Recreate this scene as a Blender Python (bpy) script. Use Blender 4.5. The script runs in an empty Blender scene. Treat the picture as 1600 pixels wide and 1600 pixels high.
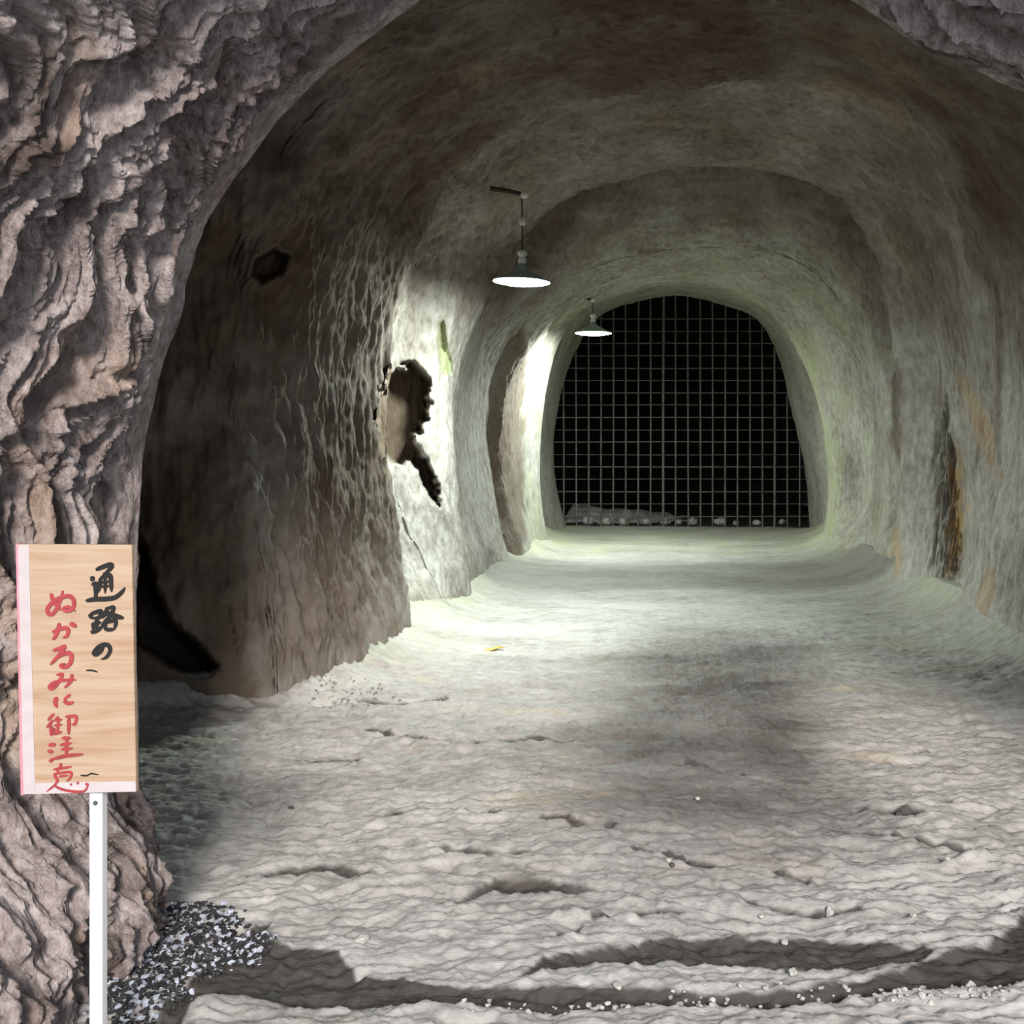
import bpy, math, random
import numpy as np
random.seed(7)
C = bpy.context.scene.collection
S = bpy.context.scene
F, CX, CY, H = 1600.0, 1040.0, 690.0, 1.5      # focal length in px, vanishing point, eye height

# ---------------------------------------------------------------- camera, world, sun, exposure
cam_d = bpy.data.cameras.new('camera'); cam = bpy.data.objects.new('camera', cam_d); C.objects.link(cam)
cam.location = (0, 0, H); cam.rotation_euler = (math.pi/2, 0, 0)
cam_d.sensor_width = 36; cam_d.lens = 36
cam_d.shift_x = -(CX-800)/1600; cam_d.shift_y = -(800-CY)/1600
cam_d.clip_start = 0.05
S.camera = cam
SKY_COL, SKY_STR = (0.74, 0.85, 1.0), 1.1
SUN_COL, SUN_STR, SUN_ANG, SUN_EL = (1.0, 0.93, 0.88), 4.9, 15.0, 27.0
LAMP_COL, LAMP_STR = (0.88, 1.0, 0.93), 340.0
w = bpy.data.worlds.new('sky'); S.world = w; w.use_nodes = True
w.node_tree.nodes['Background'].inputs[0].default_value = (*SKY_COL, 1)
w.node_tree.nodes['Background'].inputs[1].default_value = SKY_STR
sd = bpy.data.lights.new('sun', 'SUN'); sun = bpy.data.objects.new('sun', sd); C.objects.link(sun)
sd.energy = SUN_STR; sd.color = SUN_COL; sd.angle = math.radians(SUN_ANG)
from mathutils import Vector
el = math.radians(SUN_EL)
hd = Vector((-0.46, 2.28, 0)).normalized()
sun.rotation_euler = Vector((hd.x*math.cos(el), hd.y*math.cos(el), -math.sin(el))).to_track_quat('-Z', 'Y').to_euler()
sun.location = (1, -3, 6)
vs = S.view_settings
vs.view_transform = 'Standard'; vs.look = 'None'; vs.gamma = 1; vs.use_curve_mapping = False
vs.exposure = 0.0

# ---------------------------------------------------------------- numeric helpers
rng = np.random.RandomState(3)
PERM = rng.permutation(256); PERM = np.concatenate([PERM, PERM, PERM])
GR = rng.normal(size=(256, 3)); GR /= np.linalg.norm(GR, axis=1)[:, None]
def perlin(x, y, z):
    xi, yi, zi = np.floor(x).astype(int), np.floor(y).astype(int), np.floor(z).astype(int)
    xf, yf, zf = x-xi, y-yi, z-zi
    u, v, s = (t*t*t*(t*(t*6-15)+10) for t in (xf, yf, zf))
    xi &= 255; yi &= 255; zi &= 255
    def g(dx, dy, dz):
        h = PERM[PERM[PERM[(xi+dx) & 255]+((yi+dy) & 255)]+((zi+dz) & 255)]
        k = GR[h]
        return k[..., 0]*(xf-dx)+k[..., 1]*(yf-dy)+k[..., 2]*(zf-dz)
    L = lambda a, b, t: a+(b-a)*t
    return 1.6*L(L(L(g(0,0,0), g(1,0,0), u), L(g(0,1,0), g(1,1,0), u), v),
             L(L(g(0,0,1), g(1,0,1), u), L(g(0,1,1), g(1,1,1), u), v), s)
def fbm(p, f, octv=4, off=0.0, gain=0.5, ridged=False):
    f = np.array(f if hasattr(f, '__len__') else (f, f, f), float)
    a, out = 1.0, 0.0
    for i in range(octv):
        q = p*f+off+17.3*i
        n = perlin(q[..., 0], q[..., 1], q[..., 2])
        if ridged: n = 1-2*np.abs(n)
        out = out+a*n; a *= gain; f = f*2.03
    return out
def sstep(a, b, x):
    t = np.clip((x-a)/(b-a), 0, 1); return t*t*(3-2*t)
def pxd(px, py, d): return ((px-CX)/F*d, H+(CY-py)/F*d)
def floor_pt(px, py):
    d = H*F/(py-CY); return ((px-CX)/F*d, d)
def seg_dist(X, Y, pts, closed=False):
    best = np.full(X.shape, 1e9); n = len(pts)
    for i in range(n if closed else n-1):
        (ax, ay), (bx, by) = pts[i], pts[(i+1) % n]
        dx, dy = bx-ax, by-ay; L2 = dx*dx+dy*dy+1e-12
        t = np.clip(((X-ax)*dx+(Y-ay)*dy)/L2, 0, 1)
        best = np.minimum(best, np.hypot(X-ax-t*dx, Y-ay-t*dy))
    return best
def poly_sd(X, Y, pts):            # signed distance, positive inside
    ins = np.zeros(X.shape, bool); n = len(pts)
    for i in range(n):
        (ax, ay), (bx, by) = pts[i], pts[(i+1) % n]
        if ay == by: continue
        c = ((ay > Y) != (by > Y)) & (X < (bx-ax)*(Y-ay)/(by-ay)+ax)
        ins ^= c
    return np.where(ins, 1, -1)*seg_dist(X, Y, pts, True)
def resample(pts, n):
    p = np.array(pts, float)
    # Catmull-Rom densify
    q = np.vstack([2*p[0]-p[1], p, 2*p[-1]-p[-2]]); out = []
    for i in range(1, len(q)-2):
        for t in np.linspace(0, 1, 16, endpoint=False):
            out.append(0.5*((2*q[i])+(-q[i-1]+q[i+1])*t+(2*q[i-1]-5*q[i]+4*q[i+1]-q[i+2])*t*t+(-q[i-1]+3*q[i]-3*q[i+1]+q[i+2])*t**3))
    out.append(p[-1]); o = np.array(out)
    k = int(np.argmin((o[:, 0]-0.1)**2-(o[:, 1])*3))          # apex
    def rs(a, m):
        s = np.concatenate([[0], np.cumsum(np.linalg.norm(np.diff(a, axis=0), axis=1))]); s /= s[-1]
        u = np.linspace(0, 1, m); return np.stack([np.interp(u, s, a[:, j]) for j in (0, 1)], 1)
    a, b = rs(o[:k+1], n//2+1), rs(o[k:], n-n//2)
    return np.vstack([a, b[1:]]) if len(a)+len(b)-1 == n else np.vstack([a, b])[:n]
def pchip(D, R, dd):
    D = np.array(D, float); R = np.array(R)
    h = np.diff(D)[:, None, None]; s = np.diff(R, axis=0)/h
    m = np.zeros_like(R); m[1:-1] = np.where(s[1:]*s[:-1] > 0, 2*s[1:]*s[:-1]/(s[1:]+s[:-1]+1e-12*np.sign(s[1:]+s[:-1]+1e-20)), 0)
    m[0] = s[0]; m[-1] = s[-1]
    i = np.clip(np.searchsorted(D, dd, side='right')-1, 0, len(D)-2)
    hh = (D[i+1]-D[i]); t = ((dd-D[i])/hh)[:, None, None]; hh = hh[:, None, None]
    return (2*t**3-3*t**2+1)*R[i]+(t**3-2*t**2+t)*hh*m[i]+(-2*t**3+3*t**2)*R[i+1]+(t**3-t**2)*hh*m[i+1]
def grid_normals(P):
    du = np.gradient(P, axis=0); dv = np.gradient(P, axis=1)
    n = np.cross(du, dv); return n/(np.linalg.norm(n, axis=-1, keepdims=True)+1e-9)
def mesh_from_grid(name, P, mat, masks=None, flip=False, kind='structure'):
    nr, nc = P.shape[:2]
    idx = np.arange(nr*nc).reshape(nr, nc)
    q = np.stack([idx[:-1, :-1], idx[1:, :-1], idx[1:, 1:], idx[:-1, 1:]], -1).reshape(-1, 4)
    if flip: q = q[:, ::-1]
    me = bpy.data.meshes.new(name)
    me.vertices.add(nr*nc); me.vertices.foreach_set('co', P.reshape(-1).astype(np.float32))
    me.loops.add(q.size); me.loops.foreach_set('vertex_index', q.reshape(-1).astype(np.int32))
    me.polygons.add(len(q)); me.polygons.foreach_set('loop_start', (np.arange(len(q))*4).astype(np.int32))
    me.polygons.foreach_set('use_smooth', np.ones(len(q), bool))
    me.update(calc_edges=True)
    if masks is not None:
        a = me.attributes.new('stain', 'FLOAT_COLOR', 'POINT')
        m = np.concatenate([masks.reshape(-1, 3), np.ones((nr*nc, 1))], 1)
        a.data.foreach_set('color', m.reshape(-1).astype(np.float32))
    me.materials.append(mat)
    o = bpy.data.objects.new(name, me); C.objects.link(o)
    if kind: o['kind'] = kind
    return o

# ---------------------------------------------------------------- materials
def new_mat(name):
    m = bpy.data.materials.new(name); m.use_nodes = True
    nt = m.node_tree; return m, nt, nt.nodes['Principled BSDF']
def rock(name, dark, mid, light, scale=1.0, stretch=(1, 1, 1), rough=0.85, bump=0.5, stains=None, patch=0.5, spec=0.3):
    m, nt, b = new_mat(name); N, L = nt.nodes, nt.links
    tc = N.new('ShaderNodeTexCoord'); mp = N.new('ShaderNodeMapping'); mp.inputs['Scale'].default_value = [s*scale for s in stretch]
    L.new(tc.outputs['Object'], mp.inputs[0])
    n1 = N.new('ShaderNodeTexNoise'); n1.inputs['Scale'].default_value = 1.3; n1.inputs['Detail'].default_value = 8; n1.inputs['Roughness'].default_value = 0.62
    L.new(mp.outputs[0], n1.inputs[0])
    n2 = N.new('ShaderNodeTexNoise'); n2.inputs['Scale'].default_value = 14; n2.inputs['Detail'].default_value = 6; n2.inputs['Roughness'].default_value = 0.7
    L.new(mp.outputs[0], n2.inputs[0])
    ad = N.new('ShaderNodeMath'); ad.operation = 'MULTIPLY_ADD'; ad.inputs[1].default_value = patch; L.new(n2.outputs[0], ad.inputs[0])
    ml = N.new('ShaderNodeMath'); ml.operation = 'MULTIPLY'; ml.inputs[1].default_value = 1-patch; L.new(n1.outputs[0], ml.inputs[0]); L.new(ml.outputs[0], ad.inputs[2])
    cr = N.new('ShaderNodeValToRGB'); e = cr.color_ramp.elements
    e[0].position = 0.36; e[0].color = (*dark, 1); e[1].position = 0.64; e[1].color = (*light, 1)
    k = e.new(0.5); k.color = (*mid, 1); L.new(ad.outputs[0], cr.inputs[0])
    col = cr.outputs[0]
    if stains:
        at = N.new('ShaderNodeAttribute'); at.attribute_name = 'stain'
        sp = N.new('ShaderNodeSeparateColor'); L.new(at.outputs['Color'], sp.inputs[0])
        for i, sc in enumerate(stains):
            if sc is None: continue
            mx = N.new('ShaderNodeMix'); mx.data_type = 'RGBA'
            L.new(sp.outputs[i], mx.inputs[0]); L.new(col, mx.inputs[6])
            # stain colour keeps a little of the rock's grain
            mm = N.new('ShaderNodeMix'); mm.data_type = 'RGBA'; mm.inputs[0].default_value = 0.92 if sc[0] < .1 else 0.72
            L.new(col, mm.inputs[6]); mm.inputs[7].default_value = (*sc, 1); L.new(mm.outputs[2], mx.inputs[7])
            col = mx.outputs[2]
    L.new(col, b.inputs['Base Color'])
    b.inputs['Roughness'].default_value = rough; b.inputs['Specular IOR Level'].default_value = spec
    n3 = N.new('ShaderNodeTexNoise'); n3.inputs['Scale'].default_value = 28; n3.inputs['Detail'].default_value = 8; n3.inputs['Roughness'].default_value = 0.65
    L.new(mp.outputs[0], n3.inputs[0])
    bp = N.new('ShaderNodeBump'); bp.inputs['Strength'].default_value = bump; bp.inputs['Distance'].default_value = 0.02
    L.new(n3.outputs[0], bp.inputs['Height']); L.new(bp.outputs[0], b.inputs['Normal'])
    return m
def plain(name, col, rough=0.5, metal=0.0, noise=0.15, scale=30, bump=0.1):
    m, nt, b = new_mat(name); N, L = nt.nodes, nt.links
    n = N.new('ShaderNodeTexNoise'); n.inputs['Scale'].default_value = scale; n.inputs['Detail'].default_value = 5
    tc = N.new('ShaderNodeTexCoord'); L.new(tc.outputs['Object'], n.inputs[0])
    cr = N.new('ShaderNodeValToRGB'); e = cr.color_ramp.elements
    e[0].position = .3; e[0].color = (*[c*(1-noise) for c in col], 1); e[1].position = .7; e[1].color = (*[min(1, c*(1+noise)) for c in col], 1)
    L.new(n.outputs[0], cr.inputs[0]); L.new(cr.outputs[0], b.inputs['Base Color'])
    b.inputs['Roughness'].default_value = rough; b.inputs['Metallic'].default_value = metal
    bp = N.new('ShaderNodeBump'); bp.inputs['Strength'].default_value = bump; bp.inputs['Distance'].default_value = .002
    L.new(n.outputs[0], bp.inputs['Height']); L.new(bp.outputs[0], b.inputs['Normal'])
    return m
M_ENT = rock('entrance_rock', (0.11, 0.08, 0.07), (0.40, 0.33, 0.31), (0.68, 0.61, 0.58), 2.4, (1, 1, .6), 0.75, 1.0, patch=.6,
             stains=[(0.42, 0.25, 0.11), (0.14, 0.16, 0.08), (0.09, 0.06, 0.045)])
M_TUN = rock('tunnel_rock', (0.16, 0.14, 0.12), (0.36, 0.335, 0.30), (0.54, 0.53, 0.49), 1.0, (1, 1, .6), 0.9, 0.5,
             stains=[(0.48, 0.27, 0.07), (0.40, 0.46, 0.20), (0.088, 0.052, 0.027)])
M_FLR = rock('floor_rock', (0.21, 0.20, 0.185), (0.37, 0.355, 0.335), (0.50, 0.485, 0.465), 1.3, (.5, 1, 1), 0.62, 0.5,
             stains=[(0.55, 0.42, 0.17), (0.48, 0.50, 0.27), (0.026, 0.020, 0.015)], spec=0.35)
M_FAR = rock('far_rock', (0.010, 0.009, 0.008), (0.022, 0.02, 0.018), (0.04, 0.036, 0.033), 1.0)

# ---------------------------------------------------------------- tunnel rings (x, z) at each distance
def pr(d, pts): return [pxd(x, y, d) for x, y in pts]
ENT = pr(3.4, [(300,1480),(262,1396),(238,1330),(220,1240),(215,1100),(214,950),(219,800),(226,700),(246,600),(275,480),(300,390),(335,325),(395,240),(440,180),(510,110),
               (590,50),(690,-20),(850,-80),(1000,-100),(1150,-80),(1330,0),(1420,60),(1500,98),(1600,140),(1740,215),(1900,340),(2040,540),(2110,800),(2120,1000),(2110,1200),(2100,1396),(2100,1480)])
NT = 760
RE = resample(ENT, NT); cen = np.array([0.2, 1.45])
def flare(k): return cen+(RE-cen)*k
def wring(l, r=None, top=None):
    return resample(l, NT)
RT = [(1.4,4.0),(2.2,3.4),(2.5,2.4),(2.5,1.2),(2.35,0.3),(2.3,-.25)]
rings = [
 (3.40, RE), (3.47, flare(1.03)), (3.56, flare(1.14)),
 (3.9, wring([(-2.8,-.25),(-3.0,.8),(-3.1,1.8),(-2.8,2.8),(-2.1,3.6),(-1.0,4.05),(.2,4.15),(1.4,4.0),(2.2,3.4),(2.6,2.5),(2.6,1.2),(2.5,.3),(2.4,-.25)])),
 (5.1, wring([(-3.3,-.25),(-3.4,.8),(-3.3,1.8),(-2.9,2.7),(-2.2,3.5),(-1.0,4.05),(.2,4.2),(1.4,4.0),(2.2,3.4),(2.6,2.5),(2.6,1.2),(2.5,.3),(2.4,-.25)])),
 (5.42, wring([(-2.7,-.25),(-2.75,.3),(-2.8,.8),(-2.75,1.8),(-2.5,2.6),(-2.0,3.35),(-1.0,3.95),(.2,4.15)]+RT)),
 (5.65, wring([(-2.12,-.25),(-2.12,.3),(-2.2,.8),(-2.35,1.8),(-2.2,2.6),(-1.8,3.3),(-1.0,3.9),(.2,4.12)]+RT)),
 (6.5, wring([(-1.83,-.25),(-1.88,.3),(-1.98,.8),(-2.08,1.8),(-2.0,2.6),(-1.7,3.3),(-.9,3.95),(.2,4.2),(1.4,4.05),(2.2,3.4),(2.5,2.4),(2.5,1.2),(2.3,.3),(2.2,-.25)])),
 (7.5, wring([(-1.85,-.25),(-1.9,.3),(-1.97,.8),(-2.03,1.6),(-1.98,2.6),(-1.65,3.4),(-.9,3.95),(.2,4.12),(1.4,4.1),(2.2,3.4),(2.5,2.4),(2.45,1.2),(2.3,.3),(2.2,-.25)])),
 (8.1, wring([(-1.95,-.25),(-2.1,.3),(-2.42,.8),(-2.52,1.5),(-2.2,2.5),(-1.68,3.4),(-.9,4.1),(.2,4.36),(1.4,4.15),(2.15,3.4),(2.45,2.4),(2.45,1.2),(2.35,.3),(2.15,-.25)])),
 (8.7, wring([(-1.78,-.25),(-1.92,.3),(-2.15,.8),(-2.36,1.6),(-2.28,2.5),(-1.75,3.4),(-.85,4.05),(.2,4.28),(1.4,4.08),(2.15,3.4),(2.45,2.4),(2.5,1.2),(2.35,.3),(2.15,-.25)])),
 (9.3, wring([(-1.74,-.25),(-1.78,.3),(-1.84,.8),(-1.93,1.6),(-1.96,2.4),(-1.62,3.35),(-.8,3.92),(.2,4.16),(1.35,4.02),(2.05,3.4),(2.42,2.4),(2.45,1.2),(2.32,.3),(2.15,-.25)])),
 (9.75, wring([(-1.8,-.25),(-1.88,.3),(-1.98,.8),(-2.02,1.7),(-1.88,2.5),(-1.5,3.3),(-.85,3.86),(.2,4.07),(1.3,3.98),(1.85,3.5),(2.14,2.6),(2.2,1.2),(2.2,.3),(2.15,-.25)])),
 (9.95, wring([(-1.8,-.25),(-1.9,.3),(-2.0,.8),(-2.05,1.7),(-1.9,2.5),(-1.52,3.3),(-.9,3.95),(.2,4.2),(1.4,4.1),(2.0,3.55),(2.3,2.6),(2.34,1.2),(2.25,.3),(2.15,-.25)])),
 (10.3, wring([(-1.8,-.25),(-1.92,.3),(-2.06,.8),(-2.1,1.7),(-1.95,2.5),(-1.6,3.35),(-1.1,4.3),(.2,4.78),(1.8,4.6),(2.6,3.8),(2.72,2.4),(2.72,1.2),(2.45,.3),(2.2,-.25)])),
 (11.0, wring([(-1.8,-.25),(-1.92,.3),(-2.08,.8),(-2.14,1.7),(-2.0,2.5),(-1.6,3.3),(-1.0,4.2),(.2,4.6),(1.7,4.5),(2.35,3.8),(2.6,2.6),(2.62,1.6),(2.55,.8),(2.35,.3),(2.2,-.25)])),
 (11.6, wring([(-1.75,-.25),(-1.9,.3),(-2.03,.8),(-2.12,1.7),(-1.98,2.5),(-1.45,3.2),(-.8,3.85),(.2,4.12),(1.45,4.0),(2.1,3.5),(2.40,2.6),(2.52,1.6),(2.48,.8),(2.32,.25),(2.1,-.25)])),
 (12.08, wring([(-1.75,-.25),(-1.88,.3),(-1.98,.8),(-2.07,1.7),(-1.93,2.5),(-1.4,3.15),(-.75,3.6),(.2,3.82),(1.35,3.76),(2.0,3.3),(2.35,2.5),(2.5,1.4),(2.45,.7),(2.3,.25),(2.1,-.25)])),
 (12.2, wring([(-1.95,-.25),(-2.3,.3),(-2.6,.8),(-2.65,1.7),(-2.2,2.5),(-1.5,3.15),(-.75,3.55),(.2,3.76),(1.3,3.68),(1.95,3.25),(2.36,2.4),(2.5,1.4),(2.42,.7),(2.25,.25),(2.1,-.25)])),
 (12.45, wring([(-1.95,-.25),(-2.4,.3),(-2.85,.8),(-2.9,1.7),(-2.25,2.5),(-1.5,3.15),(-.75,3.52),(.2,3.72),(1.3,3.62),(1.97,3.2),(2.40,2.4),(2.56,1.4),(2.48,.7),(2.2,.25),(2.1,-.25)])),
 (12.68, wring([(-1.75,-.25),(-1.95,.3),(-2.3,.8),(-2.35,1.6),(-2.0,2.4),(-1.38,3.1),(-.75,3.5),(.2,3.7),(1.25,3.6),(1.95,3.15),(2.38,2.4),(2.54,1.4),(2.48,.7),(2.2,.25),(2.1,-.25)])),
 (12.85, wring([(-1.72,-.25),(-1.85,.3),(-2.0,.8),(-2.04,1.6),(-1.88,2.4),(-1.33,3.1),(-.75,3.48),(.2,3.68),(1.25,3.58),(1.95,3.12),(2.36,2.4),(2.52,1.4),(2.48,.7),(2.2,.25),(2.1,-.25)])),
 (14.0, wring(pr(14.0, [(858,890),(840,850),(826,790),(820,700),(828,620),(848,540),(883,495),(950,460),(1050,440),(1140,455),(1205,492),(1255,560),(1285,660),(1297,760),(1290,830),(1270,890)]))),
 (14.6, wring(pr(14.6, [(876,885),(858,845),(848,790),(845,700),(852,620),(870,545),(903,492),(960,455),(1050,438),(1140,452),(1208,490),(1258,560),(1285,660),(1295,760),(1285,830),(1265,885)]))),
 (15.0, wring(pr(15.0, [(860,885),(842,845),(832,790),(828,700),(838,620),(858,545),(895,488),(958,448),(1050,430),(1140,445),(1212,485),(1262,560),(1290,660),(1300,760),(1290,830),(1270,885)]))),
 (16.2, wring(pr(16.2, [(848,870),(845,835),(842,760),(842,700),(852,620),(868,560),(900,500),(960,465),(1050,448),(1130,460),(1195,492),(1240,560),(1262,640),(1280,760),(1285,825),(1280,870)]))),
 (17.9, wring(pr(17.9, [(890,850),(885,823),(870,760),(866,680),(880,600),(905,540),(935,497),(990,474),(1050,462),(1110,472),(1180,497),(1213,550),(1235,640),(1255,720),(1265,822),(1262,850)]))),
 (18.2, wring(pr(18.2, [(875,850),(870,823),(855,760),(850,680),(866,600),(890,540),(920,487),(985,460),(1050,450),(1115,460),(1190,487),(1225,550),(1250,640),(1272,720),(1275,822),(1270,850)]))),
]
D = [r[0] for r in rings]; RR = np.array([r[1] for r in rings])

# shell behind the entrance
ND = 880
dd = np.exp(np.linspace(np.log(3.4), np.log(18.2), ND))
dd = np.sort(np.concatenate([dd, np.linspace(5.1, 5.75, 90), np.linspace(12.0, 12.9, 70), np.linspace(7.6, 9.2, 90)]))
XZ = pchip(D, RR, dd)
P0 = np.stack([XZ[..., 0], np.repeat(dd[:, None], NT, 1), XZ[..., 1]], -1)
Nn = grid_normals(P0)
# outward = away from the tunnel axis
axis = np.array([0.15, 0, 1.6]); rad = P0-axis; rad[..., 1] = 0
sgn = np.sign(np.sum(Nn*rad, -1)); sgn[sgn == 0] = 1; Nn = Nn*sgn[..., None]
T = np.linspace(0, 1, NT)[None, :]
Dd = P0[..., 1]
fade_lip = sstep(3.4, 3.6, Dd)
left = sstep(0.42, 0.25, T)*np.ones_like(Dd)
mass = left*sstep(5.0, 5.6, Dd)*sstep(10.5, 8.0, Dd)
near = sstep(12.0, 5.0, Dd)
disp = (0.075-0.045*sstep(6.5, 8.5, Dd))*fbm(P0, 0.75, 3, 3.1)+(0.030-0.012*sstep(8, 10, Dd))*fbm(P0, (2.2, 2.2, 1.3), 4, 9.2)
disp += (0.010+0.008*near)*fbm(P0, (7, 7, 2.0), 5, 1.7, 0.55, ridged=True)
disp += mass*(0.040*fbm(P0, (5, 5, 0.8), 4, 5.0, 0.55)+0.010*fbm(P0, (18, 18, 4), 3, 2.0, 0.6, ridged=True))
rough_l = left*sstep(6.4, 5.4, Dd)
disp += rough_l*(0.09*fbm(P0, 1.9, 4, 4.4, 0.55))
# scooped tool marks over the vault
ceil_m = sstep(0.2, 0.35, T)*sstep(0.8, 0.65, T)*np.ones_like(Dd)
disp += ceil_m*(0.022*fbm(P0, (1.2, 5, 5), 4, 8.8, 0.6))
disp *= (0.3+0.7*sstep(0, .6, P0[..., 2]))*(0.35+0.65*fade_lip)*(1-0.55*sstep(13.2, 14.2, Dd)*sstep(19, 17, Dd))
P1 = P0+Nn*disp[..., None]
PX = CX+P1[..., 0]/Dd*F; PY = CY-(P1[..., 2]-H)/Dd*F
j = 7*fbm(P0, 3.0, 3, 6.6)
# niche in the right wall
rightm = (T > 0.6)
n_pts = [(1478,612),(1500,640),(1514,700),(1526,780),(1532,860),(1520,905),(1495,928),(1455,925),(1440,880),(1446,800),(1452,700),(1460,640)]
sdn = poly_sd(PX+j*.6, PY+j*.6, n_pts)
nm = sstep(-4, 30, sdn)*rightm*((Dd > 6.8) & (Dd < 12))
sharp = sstep(-2, 6, sdn)*sstep(1470, 1505, PX)*rightm*((Dd > 6.8) & (Dd < 12))
dent = 0.0*nm
# left wall hollow beside the first lamp, brown and layered
h_pts = [(612,580),(650,566),(672,590),(668,640),(650,690),(672,730),(686,792),(668,775),(640,722),(598,712),(586,690),(584,640)]
j2 = 9*fbm(P0, (9, 9, 14), 3, 16.6)
sdh = poly_sd(PX+j*1.2+j2, PY+j*1.6+j2, h_pts)
hm = sstep(-2, 9, sdh)*(T < 0.4)*((Dd > 7.0) & (Dd < 9.9))
# green mossy slot above it
g_pts = [(682,505),(692,500),(700,540),(704,580),(694,590),(684,560)]
sdg = poly_sd(PX+j*.5, PY+j*.5, g_pts)
gm = sstep(-3, 5, sdg)*(T < 0.4)*((Dd > 7.5) & (Dd < 10))
# black burrow low in the recess
b_pts = [(214,838),(240,880),(262,930),(285,985),(322,1020),(340,1042),(330,1056),(305,1058),(262,1042),(232,1020),(214,1010)]
sdb = poly_sd(PX+j*.6, PY+j*.6, b_pts)
bm_ = sstep(-4, 12, sdb)*(T < 0.4)*((Dd > 4.6) & (Dd < 6.1))
k_pts = [(395,405),(425,385),(450,400),(440,430),(410,442),(392,430)]
km = sstep(-4, 8, poly_sd(PX+j, PY+j, k_pts))*(T < 0.45)*(Dd < 9)
ramp = sstep(1425, 1525, PX)
push = (0.42*sstep(-3, 30, sdn)*ramp+0.28*sharp)*rightm*((Dd > 6.8) & (Dd < 12))+0.55*hm+0.12*gm+0.65*bm_+0.3*km      # hollows cut into the wall
ray = (P1-np.array([0, 0, H])); ray /= ray[..., 1:2]
P1 = P1+ray*push[..., None]
# stain masks: R orange, G algae, B brown and painted shade
st = np.zeros(P1.shape)
o_pts = [(1492,700),(1500,760),(1506,800),(1500,850),(1492,895),(1478,898),(1486,840),(1492,780),(1488,730)]
om = sstep(-10, 4, poly_sd(PX+j*1.5, PY+j, o_pts))*rightm*sstep(-.8, .2, fbm(P0, (4, 4, 9), 3, 2.2))
o2 = sstep(-12, 6, poly_sd(PX+j*2, PY+j*2, [(1500,590),(1520,610),(1545,670),(1560,740),(1545,720),(1520,660)]))*rightm
o3 = sstep(-10, 4, poly_sd(PX+j, PY+j, [(1530,920),(1555,890),(1552,930),(1535,960),(1528,950)]))*rightm
o4 = sstep(-7, 3, poly_sd(PX+j, PY+j, [(1394,830),(1404,820),(1408,880),(1400,905),(1395,880)]))*rightm
st[..., 0] = np.clip(om+.6*o2+.5*o3+.6*o4, 0, 1)*.85+0.35*ceil_m*sstep(0.1, 0.9, fbm(P0, (1.1, 1.8, 1.1), 4, 12.0))*sstep(11, 8, Dd)
alg = 0.8*sstep(13.1, 14.05, Dd)*sstep(15.2, 14.1, Dd)*(1-ceil_m*.6)
alg += 0.55*sstep(3.0, 0.6, np.abs(Dd-13))*sstep(0.6, 0.8, T)+0.35*sstep(0.5, -0.1, P1[..., 2])*sstep(5, 9, Dd)
alg += .35*ceil_m*sstep(10.5, 12.5, Dd)
alg *= 0.3+0.5*fbm(P0, 1.6, 3, 7.7)
st[..., 1] = np.clip(np.maximum(alg, gm*1.0), 0, 1)
brown_shade = 0.86-0.36*sstep(7.2, 8.0, Dd)*sstep(9.9, 9.6, Dd)  # brown vault; the shade behind the rib is painted in darker
brown = brown_shade*sstep(1.6, 3.2, P1[..., 2])*sstep(12.4, 10.9, Dd)
brown = np.maximum(brown, 0.92*sstep(-2.0, -2.35, P0[..., 0])*sstep(6.6, 5.5, Dd))  # recess behind the jamb, its shade put into the colour
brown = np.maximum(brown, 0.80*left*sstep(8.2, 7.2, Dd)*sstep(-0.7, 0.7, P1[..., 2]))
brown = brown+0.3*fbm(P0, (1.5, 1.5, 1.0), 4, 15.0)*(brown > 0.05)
# dark seeps running down the right wall
seep = sstep(0.12, 0.65, fbm(P0, (2.4, 2.4, 0.5), 4, 22.0))*sstep(1.0, 2.0, P1[..., 2])*rightm*sstep(13, 10, Dd)*(1-nm)
slot = sstep(-6, 4, poly_sd(PX+j, PY+j*2, [(1392,600),(1404,560),(1408,640),(1402,720),(1396,700)]))*rightm  # groove between the ribs, its darkness painted as a strip
brown = np.maximum(brown, 0.7*seep); brown = np.maximum(brown, 0.75*slot)
brown = np.maximum(brown, 0.95*hm)
colm = 1.3*sstep(826, 812, PX+j)*(T < .35)*((Dd > 12.5) & (Dd < 14.2))  # brown-stained pillar face, darkened too where lamp light only grazes
brown = np.maximum(brown, .6*colm)
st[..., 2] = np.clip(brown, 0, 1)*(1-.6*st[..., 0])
ia, ib = int(NT*.36), int(NT*.64)
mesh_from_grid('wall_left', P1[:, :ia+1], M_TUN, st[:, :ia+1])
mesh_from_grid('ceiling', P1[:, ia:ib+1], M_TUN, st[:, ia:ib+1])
mesh_from_grid('wall_right', P1[:, ib:], M_TUN, st[:, ib:])

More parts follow.
